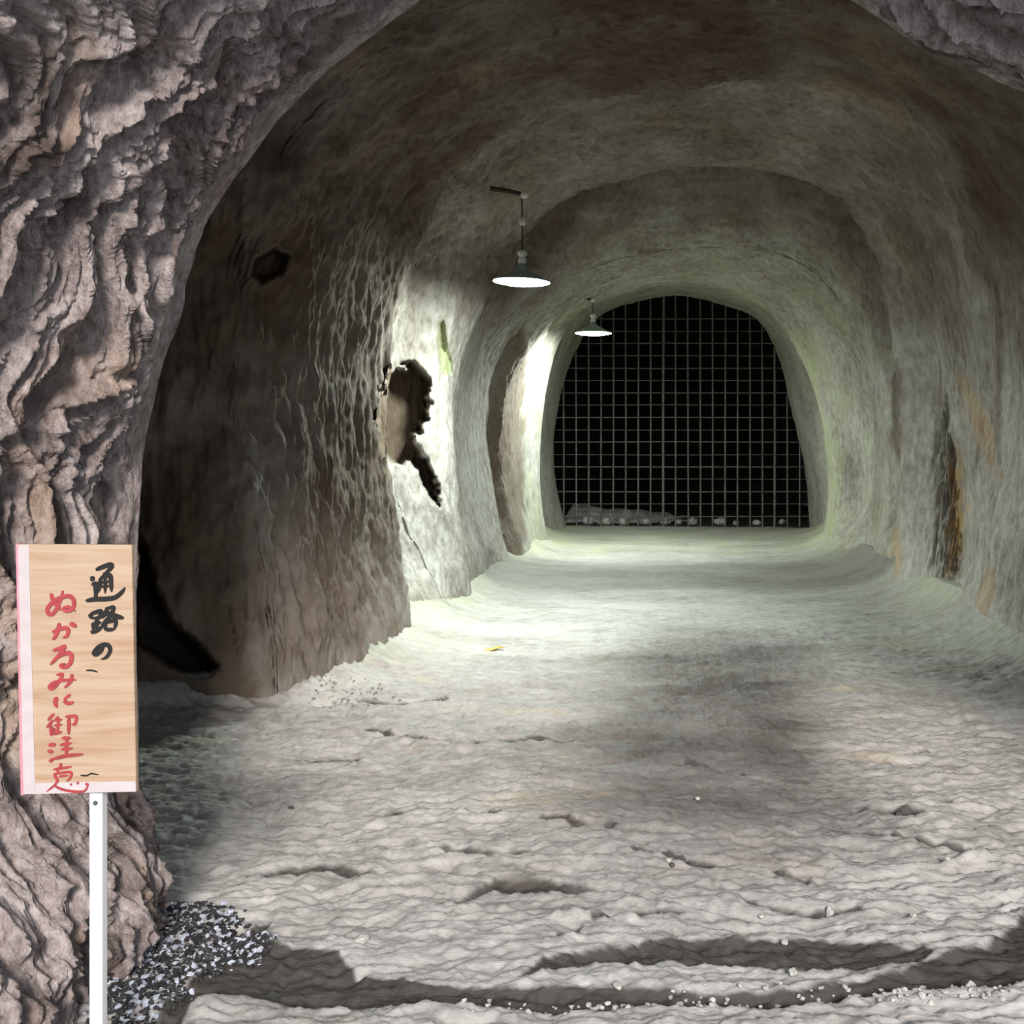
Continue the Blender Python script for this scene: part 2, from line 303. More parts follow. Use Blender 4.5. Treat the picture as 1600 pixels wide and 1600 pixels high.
# entrance barrel of rough rock
NE = 420
u = np.linspace(0, 1, NE)[:, None]
kz = np.clip(RE[:, 1]/2.6, 0, 1)[None, :]
d0 = 0.9+1.0*kz**1.5
de = d0+(3.4-d0)*u**0.8
sc = 1.0+0.17*(3.4-de)
Pe = np.stack([cen[0]+(RE[None, :, 0]-cen[0])*sc, de, cen[1]+(RE[None, :, 1]-cen[1])*sc], -1)
Ne = grid_normals(Pe); sg = np.sign(np.sum(Ne*(Pe-np.array([cen[0], 0, cen[1]]))*np.array([1, 0, 1]), -1)); Ne *= sg[..., None]
toe = sstep(1.0, -.1, Pe[..., 2])*(Pe[..., 0] < -.8)*sstep(3.38, 3.1, de)
Pe[..., 0] += toe*(np.maximum(Pe[..., 0], -1.60)-Pe[..., 0])
endf = sstep(3.4, 3.15, de)
arc = np.concatenate([[0], np.cumsum(np.linalg.norm(np.diff(RE, axis=0), axis=1))])
Q = np.stack([np.repeat(arc[None, :], NE, 0), Pe[..., 1], np.repeat(arc[None, :]*0.3, NE, 0)], -1)
sk = Q.copy(); sk[..., 0] += 0.6*Q[..., 1]
sk[..., 0] += 0.25*fbm(Pe, 2.0, 2, 61.)
sk[..., 1] += 0.10*fbm(Pe, 2.5, 3, 63.)
de_ = 0.08*fbm(Pe, 1.2, 2, 31.0)+0.078*fbm(sk, (1.9, 8.0, 1), 3, 5.5, 0.45, ridged=True)+0.040*fbm(sk, (5.5, 17.0, 3), 3, 8.1, 0.6, ridged=True)+0.010*fbm(sk, (24, 36, 9), 3, 1.1, 0.6)
crev = sstep(0.15, -0.5, fbm(sk, (3.2, 8.0, 1), 2, 5.5, 0.5, ridged=True))
Pe = Pe-Ne*((de_)*(0.05+0.95*endf))[..., None]
se = np.zeros(Pe.shape)
se[..., 0] = 0.5*sstep(0.3, 0.9, fbm(sk, (1.5, 5, 1), 3, 44.0))
se[..., 2] = 0.9*sstep(0.05, 0.7, fbm(sk, (2.5, 7.0, 1), 4, 52.0))  # brown streaks that put crevice shade into the rock colour
# weld the rim to the shell
Pe[-1] = P1[0]
mesh_from_grid('wall_entrance', Pe, M_ENT, se)

# cave beyond the grille
NF = 60
far = np.linspace(18.15, 26, NF)
tf = (far-18.15)/7.85
base = RR[-1][::4]; c0 = np.array([0.3, 1.2])
grow = 1+0.45*sstep(0, .15, tf)-0.9*sstep(.75, 1.0, tf)
Pf = np.stack([c0[0]+(base[None, :, 0]-c0[0])*grow[:, None], np.repeat(far[:, None], len(base), 1), c0[1]+(base[None, :, 1]-c0[1])*grow[:, None]], -1)
nf = Pf-np.array([c0[0], 0, c0[1]]); nf[..., 1] = 0; nf /= np.linalg.norm(nf, axis=-1, keepdims=True)+1e-6
Pf = Pf+nf*(0.25*fbm(Pf, .8, 4, 2.0)*sstep(0, .1, tf)[:, None])[..., None]
Pf[-1] = np.array([0.5, 26.0, -0.3]); Pf[:, 0, 2] -= .4; Pf[:, -1, 2] -= .4
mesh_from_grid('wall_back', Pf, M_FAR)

# ---------------------------------------------------------------- floor
def wall_x(d, side):
    P = P1[:, 0] if side < 0 else P1[:, -1]
    # x of the wall at z = 0.05
    cols = P1[:, :NT//4] if side < 0 else P1[:, -NT//4:][:, ::-1]
    k = np.argmin(np.abs(cols[..., 2]-0.05), axis=1)
    return np.interp(d, dd, cols[np.arange(len(dd)), k, 0])
NX, NY = 860, 1050
fy = np.concatenate([np.linspace(-4, 2.2, 50, endpoint=False), np.exp(np.linspace(np.log(2.2), np.log(26.2), NY))])
uu = np.linspace(-1, 1, NX); fx = 3.6*(0.75*uu+0.25*uu**3)-0.35
FX, FY = np.meshgrid(fx, fy)
PF = np.stack([FX, FY, np.zeros_like(FX)], -1)
cracks = [[(560,1108),(620,1112),(700,1098)],[(575,1155),(640,1166),(720,1174),(830,1166),(900,1168)],[(1075,1202),(1130,1215),(1165,1226),(1260,1232)],
          [(1000,1345),(1055,1356),(1075,1366),(1190,1372),(1250,1382),(1310,1400),(1395,1396)],[(690,1420),(780,1394),(860,1400),(930,1408)],
          [(1170,1428),(1260,1440),(1335,1438)],[(1400,1190),(1450,1184)],[(1340,1282),(1440,1286)],[(1430,1270),(1480,1268)],[(1520,1080),(1570,1088)],
          [(1230,1318),(1320,1322),(1500,1338)],[(850,1300),(930,1312),(990,1306)],[(930,1448),(1000,1440),(1060,1446)],[(600,1290),(690,1282),(780,1290)],
          [(430,1200),(500,1210),(560,1204)],[(880,1470),(905,1462)],[(700,1345),(830,1350)],[(420,1380),(520,1372),(600,1380)]]
jx = 0.05*fbm(PF, 3.5, 3, 3.3); jy = 0.05*fbm(PF, (2, 5, 1), 3, 13.3)
hz = 0.030*fbm(PF, (.5, .8, 1), 3, 4.0)
nearf = sstep(11.5, 4.5, FY)
warp = FY+0.12*fbm(PF, (.9, .9, 1), 3, 70.)
PW = np.stack([FX, warp, PF[..., 2]], -1)
hz = hz+nearf*(0.020*fbm(PW, (1.2, 5.0, 1), 4, 9.0, 0.6, ridged=True)+0.013*fbm(PW, (5, 15, 1), 4, 19.0, 0.6, ridged=True)+0.0045*fbm(PF, (22, 30, 1), 3, 29.0))
hz = hz+(1-nearf)*0.012*fbm(PF, (2, 3, 1), 3, 9.0)
crk = np.zeros_like(hz)
for c in cracks:
    cw = [floor_pt(*p) for p in c]
    dist = seg_dist(FX+jx*.5, FY+jy*.6, cw)
    wd = 0.012+0.003*cw[0][1]
    hz -= 0.016*sstep(wd*1.1, 0, dist)
    crk = np.maximum(crk, .95*sstep(wd*1.1, wd*.5, dist))
    # a small ledge in front of the crack
    hz += 0.010*sstep(0.22, 0.0, dist)*sstep(0, .05, dist)
A_ = [(200,1700),(245,1610),(320,1530),(372,1458),(425,1440),(405,1478),(440,1494),(530,1502),(585,1532),(650,1545),(800,1553),(950,1556),(1060,1560),(1110,1566),(1230,1570),(1350,1560),(1440,1532),(1540,1510),(1570,1485),(1600,1425),(1760,1425),(1760,1572),(1500,1570),(1380,1580),(1200,1594),(1060,1592),(930,1596),(800,1590),(620,1586),(480,1578),(380,1568),(330,1572),(285,1602),(260,1700)]
B_ = [(800,1538),(850,1512),(900,1500),(1010,1484),(1110,1480),(1300,1488),(1400,1502),(1475,1514),(1440,1528),(1330,1534),(1280,1528),(1150,1522),(1020,1516),(900,1522)]
Gs = [(140,1680),(150,1580),(190,1505),(262,1420),(320,1420),(372,1440),(395,1470),(425,1478),(410,1510),(350,1520),(300,1545),(240,1610),(215,1680)]
Gp = [(150,1720),(160,1560),(200,1500),(262,1412),(330,1405),(388,1430),(430,1450),(440,1495),(400,1530),(300,1585),(240,1720)]
fw = lambda pts: [floor_pt(*p) for p in pts]
mud = np.maximum(sstep(-.012, .03, poly_sd(FX+jx*.5, FY+jy*.5, fw(A_))), sstep(-.012, .03, poly_sd(FX+jx*.5, FY+jy*.5, fw(B_))))
edge_noise = fbm(PF, (9, 14, 1), 3, 41.0)
mud *= sstep(-1.3, -.8, edge_noise)
hz -= 0.022*mud
# pale ledge in the very front
hz += 0.004*sstep(2.72, 2.62, FY)*sstep(-1.25, -1.1, FX)
wl, wr = wall_x(fy, -1), wall_x(fy, 1)
wl = np.where(fy < 3.4, -1.6, wl); wr = np.where(fy < 3.4, 1.25, wr)
ker = np.hanning(83)[1:-1]; ker /= ker.sum(); wls = np.convolve(np.pad(wl, 40, 'edge'), ker, 'valid'); wrs = np.convolve(np.pad(wr, 40, 'edge'), ker, 'valid')
dl = FX-wls[:, None]; dr = wrs[:, None]-FX
fil = 0.13*np.exp(-np.clip(dl, -.1, 9)/0.20)+0.20*np.exp(-np.clip(dr, -.1, 9)/0.25)
hz += fil*sstep(3.5, 4.6, FY)*sstep(17.9, 16, FY)
hz -= 0.13*sstep(-.05, -.3, dl)*sstep(3.6, 4.2, FY)*sstep(17, 16, FY)
PF[..., 2] = hz
sf = np.zeros(PF.shape)
edge = np.exp(-np.clip(dl, 0, 9)/0.35)+np.exp(-np.clip(dr, 0, 9)/0.3)
sf[..., 1] = np.clip(.7*(edge*.7+0.75*sstep(12.5, 15, FY)*sstep(19, 17, FY))*(0.65+0.6*fbm(PF, 1.7, 3, 61.))*sstep(5, 7.5, FY), 0, 1)
sf[..., 0] = np.clip(0.28*sstep(.35, 1.0, fbm(PF, (1.5, 3, 1), 4, 77.))*sstep(10, 6, FY)*(1-mud), 0, 1)
damp = 0.85*sstep(0.9, 0.2, np.abs(FX-0.25-0.25*fbm(PF, .6, 2, 91.)))*sstep(3.1, 4.2, FY)*sstep(8.8, 7.0, FY)
damp = damp*(0.9+0.3*fbm(PF, (1.2, 2.4, 1), 4, 95.))
damp = np.maximum(damp, 0.45*sstep(10.2, 10.8, FY)*sstep(13.2, 12.2, FY))
sf[..., 2] = np.clip(np.maximum(np.maximum(sstep(0, .3, mud), damp), crk), 0, 1)
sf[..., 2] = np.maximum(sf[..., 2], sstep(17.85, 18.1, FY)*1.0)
sf[..., 2] = np.maximum(sf[..., 2], .95*sstep(0.02, -.12, dl)*sstep(5.35, 5.5, FY)*sstep(7, 6.6, FY))  # floor inside the burrow darkened to paint in its shade
mesh_from_grid('floor', PF, M_FLR, sf, flip=True)
def fz(x, y):
    i = int(np.clip(np.searchsorted(fy, y), 1, len(fy)-1)); k = int(np.clip(np.searchsorted(fx, x), 1, len(fx)-1))
    return float(PF[i, k, 2])

# ---------------------------------------------------------------- mesh collector for objects
class MB:
    def __init__(s): s.v = []; s.f = []
    def add(s, v, f):
        o = len(s.v); s.v += [tuple(p) for p in v]; s.f += [tuple(i+o for i in q) for q in f]; return s
    def box(s, c, d):
        x, y, z = c; a, b, h = (t/2 for t in d)
        v = [(x+i*a, y+j_*b, z+k*h) for i in (-1, 1) for j_ in (-1, 1) for k in (-1, 1)]
        return s.add(v, [(0,1,3,2),(4,6,7,5),(0,4,5,1),(2,3,7,6),(0,2,6,4),(1,5,7,3)])
    def tube(s, pts, r, n=10, cap=True):
        pts = [Vector(p) for p in pts]; rr = r if hasattr(r, '__len__') else [r]*len(pts); v = []
        for i, p in enumerate(pts):
            t = (pts[min(i+1, len(pts)-1)]-pts[max(i-1, 0)]).normalized()
            a = t.orthogonal().normalized() if i == 0 else (pa-t*pa.dot(t)).normalized()
            pa = a; b = t.cross(a)
            v += [p+(a*math.cos(2*math.pi*k/n)+b*math.sin(2*math.pi*k/n))*rr[i] for k in range(n)]
        f = [(i*n+k, i*n+(k+1) % n, (i+1)*n+(k+1) % n, (i+1)*n+k) for i in range(len(pts)-1) for k in range(n)]
        if cap: f += [tuple(range(n))[::-1], tuple((len(pts)-1)*n+k for k in range(n))]
        return s.add(v, f)
    def lathe(s, prof, n=40, c=(0, 0, 0)):
        v = [(c[0]+r*math.cos(2*math.pi*k/n), c[1]+r*math.sin(2*math.pi*k/n), c[2]+z) for r, z in prof for k in range(n)]
        return s.add(v, [(i*n+k, i*n+(k+1) % n, (i+1)*n+(k+1) % n, (i+1)*n+k) for i in range(len(prof)-1) for k in range(n)])
    def build(s, name, mat, parent=None, smooth=False, loc=None, bevel=0):
        me = bpy.data.meshes.new(name); me.from_pydata(s.v, [], s.f); me.validate()
        import bmesh
        b = bmesh.new(); b.from_mesh(me); bmesh.ops.recalc_face_normals(b, faces=b.faces)
        if bevel: bmesh.ops.bevel(b, geom=b.edges[:], offset=bevel, segments=2, affect='EDGES')
        b.to_mesh(me); b.free()
        for p in me.polygons: p.use_smooth = smooth
        me.materials.append(mat)
        o = bpy.data.objects.new(name, me); C.objects.link(o)
        if parent: o.parent = parent
        if loc: o.location = loc
        return o
def thing(name, label, cat, loc=(0, 0, 0), rz=0, group=None):
    o = bpy.data.objects.new(name, None); C.objects.link(o); o.location = loc; o.rotation_euler.z = rz
    o.empty_display_size = .1; tag(o, label, cat, group); return o
def tag(o, label, cat, group=None):
    o['label'] = label; o['category'] = cat
    if group: o['group'] = group
    return o

# ---------------------------------------------------------------- pendant lamps
M_SHADE = plain('grey_enamel', (0.30, 0.42, 0.39), 0.4, 0.1)
M_PORC = plain('white_porcelain', (0.75, 0.75, 0.73), 0.3)
M_CABLE = plain('black_cable', (0.02, 0.02, 0.02), 0.6)
M_WOODD = plain('dark_wood', (0.05, 0.035, 0.025), 0.8, 0, .3)
def emis(name, col, st):
    m, nt, b = new_mat(name)
    b.inputs['Base Color'].default_value = (.9, .9, .9, 1)
    b.inputs['Emission Color'].default_value = (*col, 1); b.inputs['Emission Strength'].default_value = st
    return m
M_GLOW = emis('lamp_glass', LAMP_COL, LAMP_STR)
def lamp(label, px, py, dia_px, d, top_py, bpx, tilt):
    x, z = pxd(px, py, d); tx, tz = pxd(px-3, top_py, d)
    R_ = dia_px/2/F*d
    t = thing('pendant_lamp', label, 'lamp', (x, d, z), 0, 'pendant lamps hanging along the left side of the tunnel')
    t.rotation_euler.y = tilt
    s_ = R_/0.24
    MB().lathe([(.236*s_, 0), (.240*s_, .004), (.235*s_, .012), (.17*s_, .045), (.09*s_, .085), (.045*s_, .115), (.035*s_, .15), (.031*s_, .15), (.04*s_, .112), (.086*s_, .08), (.166*s_, .04), (.232*s_, .008), (.236*s_, 0)]).build('lamp_shade', M_SHADE, t, True)
    g = MB().lathe([(.228*s_, .006), (.20*s_, -.006), (.15*s_, -.016), (.08*s_, -.022), (.0005, -.024)]).build('lamp_glass', M_GLOW, t, True)
    g['label'] = 'round glowing white underside'
    MB().lathe([(.0005, .135), (.03, .135), (.034, .15), (.034, .185), (.024, .20), (.028, .215), (.040, .225), (.040, .245), (.02, .26), (.0005, .26)], 20).build('socket', M_PORC, t, True)
    hz_ = tz-z
    MB().tube([(0, 0, .25), (-.008, 0, .25+(hz_-.25)*.5), (tx-x, 0, hz_)], .006, 8).build('cable', M_CABLE, t)
    if hz_ > .6:
        MB().lathe([(.0005, -.03), (.018, -.03), (.026, -.015), (.026, .015), (.016, .03), (.0005, .03)], 16, (-.008, 0, .25+(hz_-.25)*.52)).build('insulator', M_PORC, t, True)
    # peg driven into the rock that carries the cable
    bx_, bz_ = pxd(bpx, top_py-8, d)
    p_ = MB().tube([(bx_-x, .02, bz_-z), ((bx_-x)*.5, .0, (bz_-z+hz_)*.5+.0), (tx-x+.03, 0, hz_-.01)], [.022, .02, .018], 10).build('support_peg', M_WOODD, t)
    MB().lathe([(.0005, -.025), (.025, -.025), (.032, 0), (.025, .025), (.0005, .025)], 16, (tx-x+.02, -.01, hz_-.01)).build('insulator', M_PORC, t, True)
    return t
lamp('nearer and larger lit lamp, hanging from a peg by a long cable', 815, 441, 90, 8.36, 303, 762, math.radians(1.5))
lamp('farther and smaller lit lamp, hanging in front of the grille', 927, 521, 58, 13.7, 468, 886, 0)

# ---------------------------------------------------------------- iron grille
M_IRON = plain('rusty_grey_iron', (0.17, 0.155, 0.14), 0.7, 0.3, .35, 8)
GD = 18.0
open_px = [(885,826),(868,760),(864,680),(878,600),(903,540),(933,495),(990,472),(1050,460),(1110,470),(1182,495),(1215,550),(1237,640),(1257,720),(1267,826)]
op = [pxd(a, b, 17.9) for a, b in open_px]
gx0, _ = pxd(1040, 0, GD)
gr = thing('iron_grille', 'tall iron bar grille closing the dark far end of the tunnel', 'grille', (0, GD, 0))
def span(axis_, val):
    hits = []; n = len(op)
    for i in range(n):
        a, b = op[i], op[(i+1) % n]; a_, b_ = a[axis_], b[axis_]
        if (a_ > val) != (b_ > val):
            hits.append(a[1-axis_]+(b[1-axis_]-a[1-axis_])*(val-a_)/(b_-a_))
    return (min(hits), max(hits)) if len(hits) > 1 else None
for k in range(20):
    x = pxd(881+k*19.4, 0, GD)[0]; s_ = span(0, x)
    if not s_: continue
    MB().tube([(x+random.uniform(-.006, .006), 0, .0), (x, 0, s_[1]*.5), (x+random.uniform(-.01, .01), 0, s_[1]+.03)], .015 if k % 9 != 8 else .022, 8).build('vertical_bar', M_IRON, gr)
for k in range(17):
    z = pxd(0, 498+k*19.3, GD)[1]; s_ = span(1, z)
    if not s_ or z < .02: continue
    MB().tube([(s_[0]-.02, .02, z), (0, .022, z+random.uniform(-.01, .01)), (s_[1]+.02, .02, z)], .007 if k % 2 else .010, 8).build('horizontal_bar', M_IRON, gr)

# ---------------------------------------------------------------- stones
def stone_mesh(r, seed, sq=(1, 1, .7), det=3):
    import bmesh
    b = bmesh.new(); bmesh.ops.create_icosphere(b, subdivisions=det, radius=1)
    co = np.array([v.co[:] for v in b.verts]); n = fbm(co, 1.1, 3, seed*7.7, .5)
    n2 = np.round(fbm(co, .7, 1, seed*3.1)*2)/2
    co = co*(1+.28*n+.15*n2)[:, None]*np.array(sq)*r
    for v, p in zip(b.verts, co): v.co = p
    me = bpy.data.meshes.new('stone'); b.to_mesh(me); b.free()
    return me
M_STONE = rock('pale_stone', (.30, .28, .25), (.5, .48, .45), (.65, .63, .6), 6, (1, 1, 1), .6, .4)
M_STONED = rock('dark_stone', (.04, .035, .03), (.09, .08, .07), (.16, .15, .13), 6, (1, 1, 1), .6, .4)
def stone(name, label, px, py, w_px, mat, seed, group=None, d=None, sq=(1, .9, .7), z=None):
    if d is None: x, d = floor_pt(px, py)
    else: x = (px-CX)/F*d
    r = w_px/2/F*d
    me = stone_mesh(r, seed, sq); me.materials.append(mat)
    for p in me.polygons: p.use_smooth = True
    o = bpy.data.objects.new(name, me); C.objects.link(o)
    o.location = (x, d, (fz(x, d) if z is None else z)+r*sq[2]*.55); o.rotation_euler.z = seed*1.3
    return tag(o, label, 'stone', group)
stone('stone', 'pale angular stone lying beside the upper edge of the brown channel, left of centre', 565, 1487, 22, M_STONE, 1)
stone('stone', 'small pointed stone just left of the long middle crack in the floor', 1095, 1352, 11, M_STONE, 2)
stone('stone', 'upright pale stone with a dark tip on the near right floor', 1297, 1438, 17, M_STONE, 3, sq=(.8, .8, 1.3))
stone('stone', 'small pale stone left of the upright stone', 1190, 1448, 10, M_STONE, 4)
stone('stone', 'small pale stone nearest the right edge of the channel', 1428, 1453, 10, M_STONE, 5)
stone('stone', 'small stone lying in the upper edge of the olive mud strip', 1226, 1490, 12, M_STONE, 6)
stone('stone', 'farthest of the small pale stones on the right floor', 1305, 1254, 12, M_STONE, 7)
stone('stone', 'small dark stone in line with the short right cracks', 1404, 1289, 10, M_STONED, 8)
stone('stone', 'tiny stone in the middle of the smooth grey floor', 1090, 1268, 8, M_STONE, 9)
stone('stone', 'tiny white stone toward the right frame edge', 1480, 1367, 8, M_STONE, 10)
stone('stone', 'tiny stone at the right end of the long middle crack', 1392, 1398, 10, M_STONED, 11)
stone('stone', 'small dark stone on the pale left floor above the gravel', 455, 1283, 9, M_STONED, 12)
stone('stone', 'flat pale stone on the ridge between the two mud strips', 1240, 1543, 16, M_STONE, 13)
stone('stone', 'dark lump at the left end of the lower left crack', 1050, 1372, 10, M_STONED, 14)
stone('stone', 'small flat stone just above the long middle crack', 1045, 1370, 10, M_STONE, 15)
stone('stone', 'flat stone sunk in the brown channel near the centre bottom', 965, 1560, 22, M_STONE, 16, sq=(1, .6, .4))
# rubble behind the grille foot
rub = [(1083,812,20,'largest pale boulder behind the foot of the grille'),(1060,812,13,'grey stone just left of the largest boulder at the grille foot'),
 (1125,812,20,'low dark boulder right of the largest one at the grille foot'),(1150,815,14,'low brown stone fourth from the right at the grille foot'),(1183,816,14,'low brown stone third from the right at the grille foot'),
 (1222,815,14,'low brown stone at the right end of the grille foot'),(1040,815,18,'flat pale stone at the right end of the left rubble'),(1008,812,20,'pale stone in the middle of the left rubble'),(975,806,22,'pale flat stone on top of the left rubble'),(945,808,22,'grey stone near the left end of the rubble'),(918,806,24,'leftmost stone of the rubble behind the grille')]
for i, (px, py, w_, lb) in enumerate(rub):
    stone('rubble_stone', lb, px, py, w_, M_STONE, 20+i, 'rubble behind the grille', d=18.45+.1*(i % 2), sq=(1, .8, .7))
# broken slab of fallen ground left behind the grille
M_SLAB = rock('slab_rock', (.2, .19, .17), (.42, .40, .38), (.6, .58, .55), 3)
hp = []
nu = 60
sx, sy = np.meshgrid(np.linspace(0, 1, nu), np.linspace(0, 1, nu))
bxx = -1.95+sx*2.4; byy = 18.98+sy*1.8
bzz = (0.30-0.22*sx)*np.sin(np.pi*np.clip(sy*1.1, 0, 1))**.5*sstep(0, .1, sx+.02)*sstep(1, .75, sx)+.06*fbm(np.stack([bxx, byy, bxx*0], -1), 3, 4, 2.)-.02
sl = mesh_from_grid('earth_mound', np.stack([bxx, byy, bzz], -1), M_SLAB, None, True, None)
tag(sl, 'low heap of grey fallen earth behind the left part of the grille', 'earth mound')

# gravel
def scatter(name, label, cat, poly, n, rmin, rmax, mat, seed, lift=0):
    rs = np.random.RandomState(seed); P_ = fw(poly); xs = [p[0] for p in P_]; ys = [p[1] for p in P_]
    import bmesh
    b = bmesh.new(); bmesh.ops.create_icosphere(b, subdivisions=1, radius=1)
    bv = np.array([v.co[:] for v in b.verts]); bf = np.array([[v.index for v in f.verts] for f in b.faces]); b.free()
    V, Fc = [], []; cnt = 0
    while cnt < n:
        x, y = rs.uniform(min(xs), max(xs)), rs.uniform(min(ys), max(ys))
        if poly_sd(np.array([x]), np.array([y]), P_)[0] < rs.uniform(-.03, .03): continue
        r = rs.uniform(rmin, rmax)
        q = bv*(1+rs.uniform(-.3, .3, (len(bv), 1)))*np.array([1, rs.uniform(.5, 1), rs.uniform(.4, .8)])*r
        a = rs.uniform(0, 6.3); q = np.stack([q[:, 0]*math.cos(a)-q[:, 1]*math.sin(a), q[:, 0]*math.sin(a)+q[:, 1]*math.cos(a), q[:, 2]], 1)
        V.append(q+np.array([x, y, fz(x, y)+r*.35+lift])); Fc.append(bf+cnt*len(bv)); cnt += 1
    V = np.vstack(V); Fc = np.vstack(Fc)
    me = bpy.data.meshes.new(name); me.from_pydata(V.tolist(), [], Fc.tolist()); me.materials.append(mat)
    o = bpy.data.objects.new(name, me); C.objects.link(o); tag(o, label, cat); o['kind'] = 'stuff'; return o
M_GRIT = plain('grey_grit', (.25,.24,.22), .7, 0, .3, 20)
M_GRL = plain('glint_gravel', (.42, .45, .52), .45, 0, .3, 20)  # bluish highlights of wet dark chips, given as a chip colour
M_GRD = plain('dark_gravel', (.035, .033, .035), .35, 0, .4, 20)
gv = scatter('gravel', 'dark gravel chips, some tinted pale as wet glints, heaped at the foot of the left entrance wall', 'gravel', Gs, 2600, .005, .013, M_GRD, 4)
gv.data.materials.append(M_GRL)
rs_ = np.random.RandomState(8); mi = np.repeat((rs_.rand(2600) < .27).astype(np.int32), len(gv.data.polygons)//2600); gv.data.polygons.foreach_set('material_index', mi)
scatter('grit', 'pale grit scattered along the front edge of the mud channel', 'grit',
        [(700,1565),(900,1580),(1100,1572),(1380,1572),(1600,1560),(1600,1600),(700,1600)], 260, .004, .011, M_STONE, 6)
scatter('wall_grit', 'loose grey grit below the left wall where it meets the floor', 'grit', [(480,1095),(560,1085),(640,1100),(560,1125),(480,1120)], 120, .005, .012, M_GRIT, 9)

# yellow leaf on the floor by the left wall
M_LEAF = plain('yellow_leaf', (.62, .45, .10), .6)
lx, ly = floor_pt(772, 1018)
lf = MB()
lp = [(-.07, 0), (-.04, .025), (0, .03), (.04, .02), (.075, 0), (.04, -.022), (0, -.03), (-.04, -.02)]
lf.add([(a, b, .012+.012*math.sin(a*40)) for a, b in lp]+[(a, b, .015+.012*math.sin(a*40)) for a, b in lp], [tuple(range(8)), tuple(range(15, 7, -1))]+[(i, (i+1) % 8, 8+(i+1) % 8, 8+i) for i in range(8)])
o = lf.build('fallen_leaf', M_LEAF, None, False, (lx, ly, fz(lx, ly)))
tag(o, 'small yellow leaf lying on the floor near the left wall', 'leaf'); o.rotation_euler.z = .3

# ---------------------------------------------------------------- sign on a white post
SD = 2.35
def wood_mat():
    m, nt, b = new_mat('pale_plywood'); N, L = nt.nodes, nt.links
    tc = N.new('ShaderNodeTexCoord'); mp = N.new('ShaderNodeMapping'); mp.inputs['Scale'].default_value = (2.2, 1, 26)
    L.new(tc.outputs['Object'], mp.inputs[0])
    n = N.new('ShaderNodeTexNoise'); n.inputs['Scale'].default_value = 1.6; n.inputs['Detail'].default_value = 6; n.inputs['Distortion'].default_value = 1.2
    L.new(mp.outputs[0], n.inputs[0])
    cr = N.new('ShaderNodeValToRGB'); e = cr.color_ramp.elements
    e[0].position = .3; e[0].color = (.37, .235, .145, 1); e[1].position = .62; e[1].color = (.45, .33, .23, 1)
    L.new(n.outputs[0], cr.inputs[0]); L.new(cr.outputs[0], b.inputs['Base Color']); b.inputs['Roughness'].default_value = .6
    return m
M_PLY = wood_mat(); M_PALE = plain('whitened_edge', (.50, .44, .44), .6, 0, .06)
M_INK = plain('black_brush_ink', (.012, .010, .010), .85, 0, .1, 60, 0); M_RED = plain('red_brush_ink', (.34, .045, .05), .5, 0, .15, 60, 0)
M_PINK = plain('pink_painted_edge', (.62, .25, .30), .6)
M_WHITE = plain('white_painted_post', (.86, .86, .86), .4, 0, .03, 10, .05)
M_SCREW = plain('steel_screw', (.25, .25, .25), .4, .8)
sx0, sz0 = pxd(147, 1240, SD)
sg_ = thing('wooden_sign', 'plywood notice board with black and red handwriting on a white post', 'sign', (sx0, SD, 0))
def spx(px, py, dy=0.0): x, z = pxd(px, py, SD); return (x-sx0, dy, z)
def slab(corners, y0, y1):
    v = [spx(a, b, y0) for a, b in corners]+[spx(a, b, y1) for a, b in corners]; n = len(corners)
    return MB().add(v, [tuple(range(n)), tuple(range(2*n-1, n-1, -1))]+[(i, (i+1) % n, n+(i+1) % n, n+i) for i in range(n)])
slab([(29,850),(208,851),(215,1236),(38,1240)], -.006, .006).build('board', M_PLY, sg_, bevel=.0008)
o = slab([(30,851),(48,851),(58,1239),(39,1239)], -.0075, -.0058).build('edge_strip', M_PALE, sg_); o['label'] = 'whitened strip down the left edge of the board'
o = slab([(58,1222),(214,1219),(215,1235),(58,1239)], -.0073, -.0058).build('edge_strip', M_PALE, sg_); o['label'] = 'whitened strip along the bottom of the board'
o = slab([(28,849),(31,849),(40,1241),(36,1241)], -.008, .006).build('edge_trim', M_PINK, sg_); o['label'] = 'pink line on the left side of the board'
pw = 20/F*SD
MB().box((0, .018, (sz0+.12-.25)/2), (pw, .022, sz0+.12+.25)).build('post', M_WHITE, sg_, bevel=.001)
sc_ = MB(); sc_.tube([spx(147, 1256, .004), spx(147, 1256, .0075)], .0055, 16); sc_.build('screw', M_SCREW, sg_)
